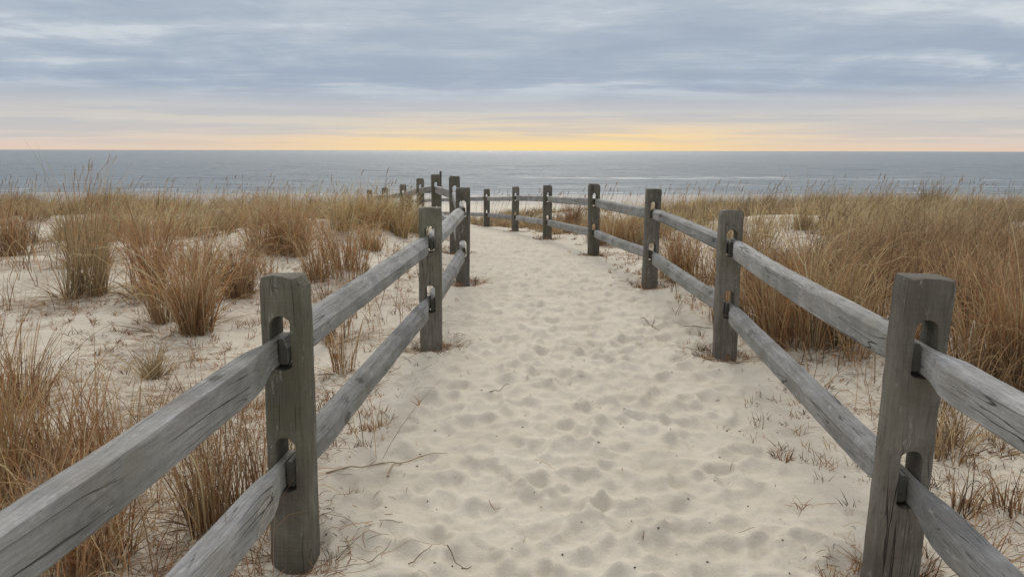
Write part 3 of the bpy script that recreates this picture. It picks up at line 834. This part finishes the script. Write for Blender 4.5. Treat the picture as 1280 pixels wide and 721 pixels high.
tag(link(bpy.data.objects.new('dune_grass', np_mesh('dune_grass', *gv[:2], m_grass, gv[2]))), 'dense tan and russet dune grass covering both dunes down to the beach', 'grass', kind='stuff')

# ------------------------------------------------------------------ stubble and litter
def stub_pts(n, test):
    ys_ = 1.0+17*rng.random(n*4)**1.7; xs_ = rng.uniform(-1, 1, n*4)*(1.5+.75*ys_)
    p = test(xs_, ys_); ok = rng.random(n*4) < p
    return xs_[ok][:n], ys_[ok][:n]
def edge_zone(x, y):
    d = np.abs(x-pc(y)); n = np.clip(.5+.9*fbm(x*1.1+5, y*1.3, 3), 0, 1)
    e = sstep(.75, 1.25, d)*(1-sstep(2.6, 6, d))
    return n*e*(1-.55*clearing(x, y))
sx, sy = stub_pts(2600, edge_zone)
for (qx, qy) in LEFTP[1:6]+RIGHTP[1:8]:
    sx = np.append(sx, qx+rng.normal(0, .13, 16)); sy = np.append(sy, qy+rng.normal(0, .13, 16))
N = len(sx); k = 9
cx = np.repeat(sx, k)+rng.normal(0, .018, N*k); cy = np.repeat(sy, k)+rng.normal(0, .018, N*k)
hh_ = np.repeat(rng.uniform(.03, .10, N), k)*rng.uniform(.5, 1.2, N*k)
c = np.repeat(pick(['rust', 'dark', 'rust'], N), k, 0)*(1+rng.normal(0, .15, (N*k, 1)))
dd = np.hypot(cx, cy)
st = ribbons(np.stack([cx, cy, hgt(cx, cy)-.01], -1), rng.random(N*k)*2*PI, np.abs(rng.normal(.3, .3, N*k)), rng.uniform(0, .9, N*k), np.ones(N*k), hh_, .0022+.0006*dd, c, 3)
# taller sparse stems scattered over the left sand
def stem_zone(x, y):
    n = np.clip(.3+1.3*fbm(x*.8+15, y*1.0, 3), 0, 1)
    return n*((sstep(1.6, 2.6, -(x-pc(y)))*(y < 14))*np.where((x < -2.2) & (y < 5.5), 1, .35)+.30*sstep(1.5, 2.2, x-pc(y)))*(1-.9*clearing(x, y))+.5*n*np.exp(-((np.abs(x-pc(y))-1.75)/.45)**2)*(y > 2)*(y < 10)
tx, ty = stub_pts(3000, stem_zone); N = len(tx)
k = 3
cx = np.repeat(tx, k)+rng.normal(0, .03, N*k); cy = np.repeat(ty, k)+rng.normal(0, .03, N*k); N *= k
cur = rng.random(N) < .35
st2 = ribbons(np.stack([cx, cy, hgt(cx, cy)-.01], -1), rng.random(N)*2*PI, np.abs(rng.normal(.1, .2, N)), np.where(cur, rng.uniform(1, 2.5, N), rng.uniform(0, .6, N)), np.where(cur, 3., 1.), rng.uniform(.10, .62, N), .0020+.0006*np.hypot(cx, cy), pick(['rust', 'tan', 'dark'], N), 5)
sv = merge([st, st2])
tag(link(bpy.data.objects.new('grass_stubble', np_mesh('grass_stubble', *sv[:2], m_grass, sv[2]))), 'short russet stubble and thin dry stems scattered over the sand beside the fences', 'grass', kind='stuff')

# fallen leaves and stem bits lying on the sand
def fallen(x, y, Lr, wbase, cols, lift=.004):
    N = len(x); a = rng.random(N)*2*PI; L = rng.uniform(*Lr, N); cv = rng.normal(0, 6, N)*(L < .6)
    segs = 5; s = np.linspace(-.5, .5, segs+1)
    Vs = np.zeros((N, segs+1, 2, 3)); W = (wbase+.00055*np.hypot(x, y))*rng.uniform(.6, 1.4, N)
    px_, py_ = x.copy(), y.copy()
    arch = rng.uniform(0, .010, N)
    for k_, sk in enumerate(s):
        ang = a+cv*sk*L
        if k_: px_ = px_+np.cos(ang)*L/segs; py_ = py_+np.sin(ang)*L/segs
        nx_, ny_ = -np.sin(ang), np.cos(ang)
        z = ground_z(px_, py_)+lift+arch*(1-4*sk*sk)
        w = W*(1-.7*abs(2*sk))/2
        Vs[:, k_, 0] = np.stack([px_-nx_*w, py_-ny_*w, z], -1); Vs[:, k_, 1] = np.stack([px_+nx_*w, py_+ny_*w, z+.0015], -1)
    i = np.arange(N*(segs+1)*2).reshape(N, segs+1, 2)
    Qs = np.stack([i[:, :-1, 0], i[:, :-1, 1], i[:, 1:, 1], i[:, 1:, 0]], -1).reshape(-1, 4)
    return Vs.reshape(-1, 3), Qs, np.repeat(cols, (segs+1)*2, 0)
def ground_z(x, y):
    i = np.clip(np.searchsorted(ys, y)-1, 0, len(ys)-2); j = np.clip(np.searchsorted(xs, x)-1, 0, len(xs)-2)
    fy = np.clip((y-ys[i])/(ys[i+1]-ys[i]), 0, 1); fx = np.clip((x-xs[j])/(xs[j+1]-xs[j]), 0, 1)
    return (Z[i, j]*(1-fy)+Z[i+1, j]*fy)*(1-fx)+(Z[i, j+1]*(1-fy)+Z[i+1, j+1]*fy)*fx
def lit_zone(x, y):
    d = np.abs(x-pc(y)); n = np.clip(.22+1.9*fbm(x*1.1+3, y*1.7+3, 3), .03, 1.2)
    n = np.clip(n+.35*(x-pc(y) > 1.3)*(y < 7), 0, 1)
    return np.where(d > 1.25, n*(1-.75*clearing(x, y)), .10*n*sstep(.7, 1.3, d)*.8+.003)
lx, ly = stub_pts(42000, lit_zone)
for (qx, qy) in LEFTP[1:6]+RIGHTP[1:8]:
    m_ = 300; lx = np.append(lx, qx+rng.normal(0, .15, m_)); ly = np.append(ly, qy+rng.normal(0, .15, m_))
big = rng.random(len(lx)) < .38
p1_ = fallen(lx[big], ly[big], (.05, .22), .0010, pick(['dark', 'tan', 'rust'], big.sum()))
p2_ = fallen(lx[~big], ly[~big], (.015, .07), .0016, pick(['dark', 'dark', 'rust'], (~big).sum()))
lv = merge([p1_, p2_])
tag(link(bpy.data.objects.new('plant_litter', np_mesh('plant_litter', *lv[:2], m_grass, lv[2]))), 'fallen grass leaves and stem bits strewn over the sand', 'litter', kind='stuff')

# shell chips and dark grit on the path
def chips(n):
    yy = 1.4+9*rng.random(n)**1.6; xx = pc(yy)+rng.uniform(-1.5, 1.5, n); zz = ground_z(xx, yy)
    v0 = np.array([[-1, -1, -.3], [1, -1, -.3], [1, 1, -.3], [-1, 1, -.3], [-.6, -.6, .6], [.6, -.6, .6], [.6, .6, .6], [-.6, .6, .6]], float)
    q0 = np.array([[0, 1, 5, 4], [1, 2, 6, 5], [2, 3, 7, 6], [3, 0, 4, 7], [4, 5, 6, 7], [3, 2, 1, 0]])
    s_ = rng.uniform(.0014, .0042, (n, 1, 1)); v = v0[None]*s_*rng.uniform(.6, 1.3, (n, 8, 3))
    a = rng.random(n)*PI; ca, sa_ = np.cos(a)[:, None], np.sin(a)[:, None]
    x_ = v[:, :, 0]*ca*1.5-v[:, :, 1]*sa_; y_ = v[:, :, 0]*sa_*1.5+v[:, :, 1]*ca
    v = np.stack([x_+xx[:, None], y_+yy[:, None], v[:, :, 2]*.7+zz[:, None]+.001], -1)
    q = (np.arange(n)*8)[:, None, None]+q0[None]
    white = rng.random(n) < .2
    c_ = np.where(white[:, None], [.72, .70, .66], [.07, .055, .04])
    return v.reshape(-1, 3), q.reshape(-1, 4), np.repeat(c_, 8, 0)
cv_ = chips(620)
tag(link(bpy.data.objects.new('shell_grit', np_mesh('shell_grit', *cv_[:2], m_grass, cv_[2], smooth=False))), 'tiny pale shell chips and dark grit on the path sand', 'grit', kind='stuff')

# named dead stalks lying on the sand
def tube(name, pts, rad, cols_, label, cat='twig'):
    """polyline on the sand (photo pixels) as a thin tapering round stalk"""
    P3 = []
    for (a_, b_) in pts:
        x, y = on_ground(a_, b_); P3.append(Vector((x, y, float(ground_z(np.array([x]), np.array([y]))[0])+rad*1.3)))
    vs, fs = [], []; n = 8; pp = []
    for i in range(len(P3)-1):
        for k_ in range(4): pp.append(P3[i].lerp(P3[i+1], k_/4))
    pp.append(P3[-1])
    for p in pp: p.z = max(float(ground_z(np.array([p.x+e]), np.array([p.y+g]))[0]) for e in (-.02, 0, .02) for g in (-.02, 0, .02))+rad*.8
    for i, p in enumerate(pp):
        d = (pp[min(i+1, len(pp)-1)]-pp[max(i-1, 0)]).normalized(); s1_ = d.cross(Vector((0, 0, 1))).normalized(); s2_ = d.cross(s1_)
        rr = rad*(1-.65*i/len(pp))
        for j in range(n):
            a = 2*PI*j/n; vs.append(p+s1_*math.cos(a)*rr+s2_*math.sin(a)*rr+Vector((0, 0, .004*mn.noise((i*.4, 1, a_)))))
    for i in range(len(pp)-1):
        for j in range(n): fs.append((i*n+j, i*n+(j+1) % n, (i+1)*n+(j+1) % n, (i+1)*n+j))
    fs.append(tuple(range(n))); fs.append(tuple(range(len(vs)-n, len(vs))))
    return vs, fs
def stick(name, lines, rad, rgb, label, cat='twig'):
    V_, F_ = [], []
    for ln in lines:
        v, f = tube(name, ln, rad, None, None); o_ = len(V_); V_ += v; F_ += [tuple(i+o_ for i in q) for q in f]
    m = bpy.data.materials.get('stalk %s' % str(rgb))
    if m is None:
        m, t, b, out = material('stalk %s' % str(rgb))
        t.put(b.inputs['Base Color'], t.mix(t.noise(t.node('ShaderNodeTexCoord').outputs['Object'], 30), tuple(c*.6 for c in rgb), rgb)); b.inputs['Roughness'].default_value = .75
    tag(mesh_obj(name, V_, F_, m), label, cat)
stick('dead_stalk', [[(408, 596), (440, 589), (490, 582), (525, 575), (560, 571)], [(485, 600), (492, 588), (505, 578), (530, 574)]], .0042, (.42, .31, .19), 'long forked straw-brown stalk lying from the big left post into the path', 'stalk')
stick('twig', [[(612, 494), (622, 491), (637, 478)]], .0028, (.10, .075, .05), 'dark twig lying at the left of the path, level with the second left post')
stick('twig', [[(512, 718), (520, 706), (541, 690)]], .0026, (.20, .12, .06), 'brown twig at the bottom of the path, leftmost of the bottom pair')
stick('twig', [[(560, 690), (570, 702), (582, 712)], [(578, 714), (590, 705)]], .0024, (.13, .09, .05), 'small forked twig at the bottom of the path, rightmost of the bottom pair')
stick('twig', [[(802, 399), (815, 410), (824, 415)], [(815, 410), (818, 402)]], .004, (.22, .14, .08), 'thin reddish twig on the sand below the third right post')
stick('twig', [[(855, 407), (880, 411), (895, 412)]], .004, (.16, .10, .06), 'straight dark twig on the sand left of the second right post')

# ------------------------------------------------------------------ sky
w = bpy.data.worlds.new('World'); sc.world = w; w.use_nodes = True
t = NT(w.node_tree); t.n.clear()
out = t.node('ShaderNodeOutputWorld'); bg = t.node('ShaderNodeBackground')
SUN_EL, SUN_AZ = math.radians(38), math.radians(0)
sky = t.node('ShaderNodeTexSky', sky_type='NISHITA'); sky.sun_disc = False; sky.sun_elevation = SUN_EL; sky.sun_rotation = SUN_AZ
sky.air_density = 1; sky.dust_density = 2.
tc = t.node('ShaderNodeTexCoord'); D = tc.outputs['Generated']
sp = t.node('ShaderNodeSeparateXYZ'); t.put(sp.inputs[0], D)
dx, dy, dz = sp.outputs
z0 = t.math('MAXIMUM', dz, 0.)
k = t.math('DIVIDE', 1., t.math('ADD', z0, .06))
cb = t.node('ShaderNodeCombineXYZ'); t.put(cb.inputs[0], t.math('MULTIPLY', dx, k)); t.put(cb.inputs[1], t.math('MULTIPLY', dy, k))
CP = cb.outputs[0]
wob = t.math('MULTIPLY', t.math('SUBTRACT', t.noise(t.mapping(CP, (.35, .5, 1), (3, 1, 0)), 1, 3), .5), .030)
el = t.math('ADD', dz, wob)
f255 = srgb
rampc = t.ramp(t.math('DIVIDE', t.math('MAXIMUM', el, 0.), .25), [
    (.00, f255(222, 198, 184)), (.05, f255(214, 202, 196)), (.11, f255(206, 202, 198)), (.17, f255(203, 200, 197)), (.235, f255(184, 188, 196)),
    (.32, f255(156, 171, 190)), (.44, f255(163, 177, 193)), (.60, f255(172, 184, 197)), (.78, f255(174, 186, 198)), (1., f255(186, 196, 206))])
# rolls of stratus with thin bright gaps
wv = t.math('MULTIPLY', t.math('SUBTRACT', t.noise(t.mapping(CP, (.55, .7, 1), (8, 3, 0)), 1, 4, .6), .5), .9)
cw = t.node('ShaderNodeCombineXYZ'); t.put(cw.inputs[1], wv); CPW = t.vmath('ADD', CP, cw.outputs[0])
n1 = t.noise(t.mapping(CPW, (.14, .62, 1), (1.3, 4.2, 0), (0, 0, math.radians(-4))), 1, 3, .5)
n2 = t.noise(t.mapping(CPW, (.28, 1.35, 1), (7.1, 2.2, 0), (0, 0, math.radians(4))), 1, 4, .55)
hdv = t.math('DIVIDE', dx, t.math('MAXIMUM', t.math('ABSOLUTE', dy), .05))
ca = t.node('ShaderNodeCombineXYZ'); t.put(ca.inputs[0], hdv); t.put(ca.inputs[1], t.math('ADD', dz, t.math('MULTIPLY', wv, .012)))
AP = ca.outputs[0]
n3 = t.noise(t.mapping(AP, (5.5, 34, 1), (2, 9, 0)), 1, 6, .62, .25)
st_ = t.math('ADD', t.math('MULTIPLY', n1, .34), t.math('ADD', t.math('MULTIPLY', n2, .30), t.math('MULTIPLY', n3, .36)))
br = t.ramp(st_, [(.46, 0.), (.515, .20), (.56, .75), (.60, 1.)])
dk = t.ramp(st_, [(.38, 1.), (.50, 0.)])
hi = t.ramp(dz, [(.050, 0.), (.090, 1.)])
rampc = t.mix(t.math('MULTIPLY', t.math('MULTIPLY', br, hi), .72), rampc, f255(216, 221, 226))
rampc = t.mix(t.math('MULTIPLY', t.math('MULTIPLY', dk, hi), .60), rampc, f255(146, 161, 182))
# low cloud bars and the glow of the hidden sun along the horizon
hd = t.math('DIVIDE', dx, t.math('MAXIMUM', dy, .05))
gx = t.math('SUBTRACT', hd, .03)
gl = t.math('POWER', 2.718, t.math('MULTIPLY', t.math('MULTIPLY', gx, gx), -9.5))
front = t.math('GREATER_THAN', dy, 0.)
bar = t.noise(t.mapping(CP, (.10, .30, 1), (5, .3, 0)), 1, 4, .55)
elg = t.math('ADD', dz, t.math('MULTIPLY', t.math('SUBTRACT', bar, .5), .030))
gv_ = t.ramp(elg, [(.0, 1.), (.017, .95), (.027, .42), (.050, .0)])
lowbar = t.noise(t.mapping(AP, (2.6, 95, 1), (4, 1, 0)), 1, 5, .6, .3)
lb = t.ramp(lowbar, [(.42, 1.), (.56, 0.)])
rampc = t.mix(t.math('MULTIPLY', t.math('MULTIPLY', lb, t.ramp(dz, [(.0, .0), (.012, .7), (.045, .8), (.075, 0.)])), .8), rampc, f255(180, 184, 192))
glow = t.math('MULTIPLY', t.math('MULTIPLY', t.math('MULTIPLY', gl, gv_), front), t.math('SUBTRACT', 1, t.math('MULTIPLY', t.math('MULTIPLY', lb, t.ramp(dz, [(.008, 0.), (.02, 1.)])), .6)))
rampc = t.mix(t.math('MULTIPLY', glow, 1.0), rampc, f255(254, 219, 152))
gw = t.math('MULTIPLY', t.math('MULTIPLY', t.math('POWER', 2.718, t.math('MULTIPLY', t.math('MULTIPLY', gx, gx), -2.2)), t.ramp(elg, [(.0, .65), (.014, .45), (.040, 0.)])), front)
rampc = t.mix(t.math('MULTIPLY', t.math('SUBTRACT', gw, glow), .8, clamp=True), rampc, f255(240, 212, 178))
# overcast dome is brighter overhead
up = t.ramp(dz, [(.17, 1.), (.45, .0)])
dome = t.mix(up, (.86, .87, .90), rampc)
low = t.mix(t.ramp(t.math('ADD', dz, .02), [(.0, 0.), (.019, 1.)]), (.20, .19, .17), dome)
bg1 = t.node('ShaderNodeBackground'); t.put(bg1.inputs[0], low); bg1.inputs[1].default_value = .96
t.put(bg.inputs[0], sky.outputs[0]); bg.inputs[1].default_value = .06
ms = t.node('ShaderNodeMixShader'); ms.inputs[0].default_value = .95
t.l.new(bg.outputs[0], ms.inputs[1]); t.l.new(bg1.outputs[0], ms.inputs[2]); t.l.new(ms.outputs[0], out.inputs[0])

sun = bpy.data.lights.new('sun', 'SUN'); sun.energy = 1.35; sun.angle = math.radians(22); sun.color = (1, .92, .81)
so = link(bpy.data.objects.new('sun', sun))
so.rotation_euler = Vector((math.sin(SUN_AZ)*math.cos(SUN_EL), math.cos(SUN_AZ)*math.cos(SUN_EL), math.sin(SUN_EL))).to_track_quat('Z', 'Y').to_euler()

sc.view_settings.view_transform = 'Standard'; sc.view_settings.look = 'None'
sc.view_settings.exposure = .12; sc.view_settings.gamma = 1; sc.view_settings.use_curve_mapping = False
sc.render.engine = 'CYCLES'
sc.cycles.use_denoising = True
try: sc.cycles.denoiser = 'OPENIMAGEDENOISE'
except Exception: pass
sc.cycles.max_bounces = 6; sc.cycles.diffuse_bounces = 3; sc.cycles.transmission_bounces = 4; sc.cycles.transparent_max_bounces = 4
sc.cycles.sample_clamp_indirect = 4
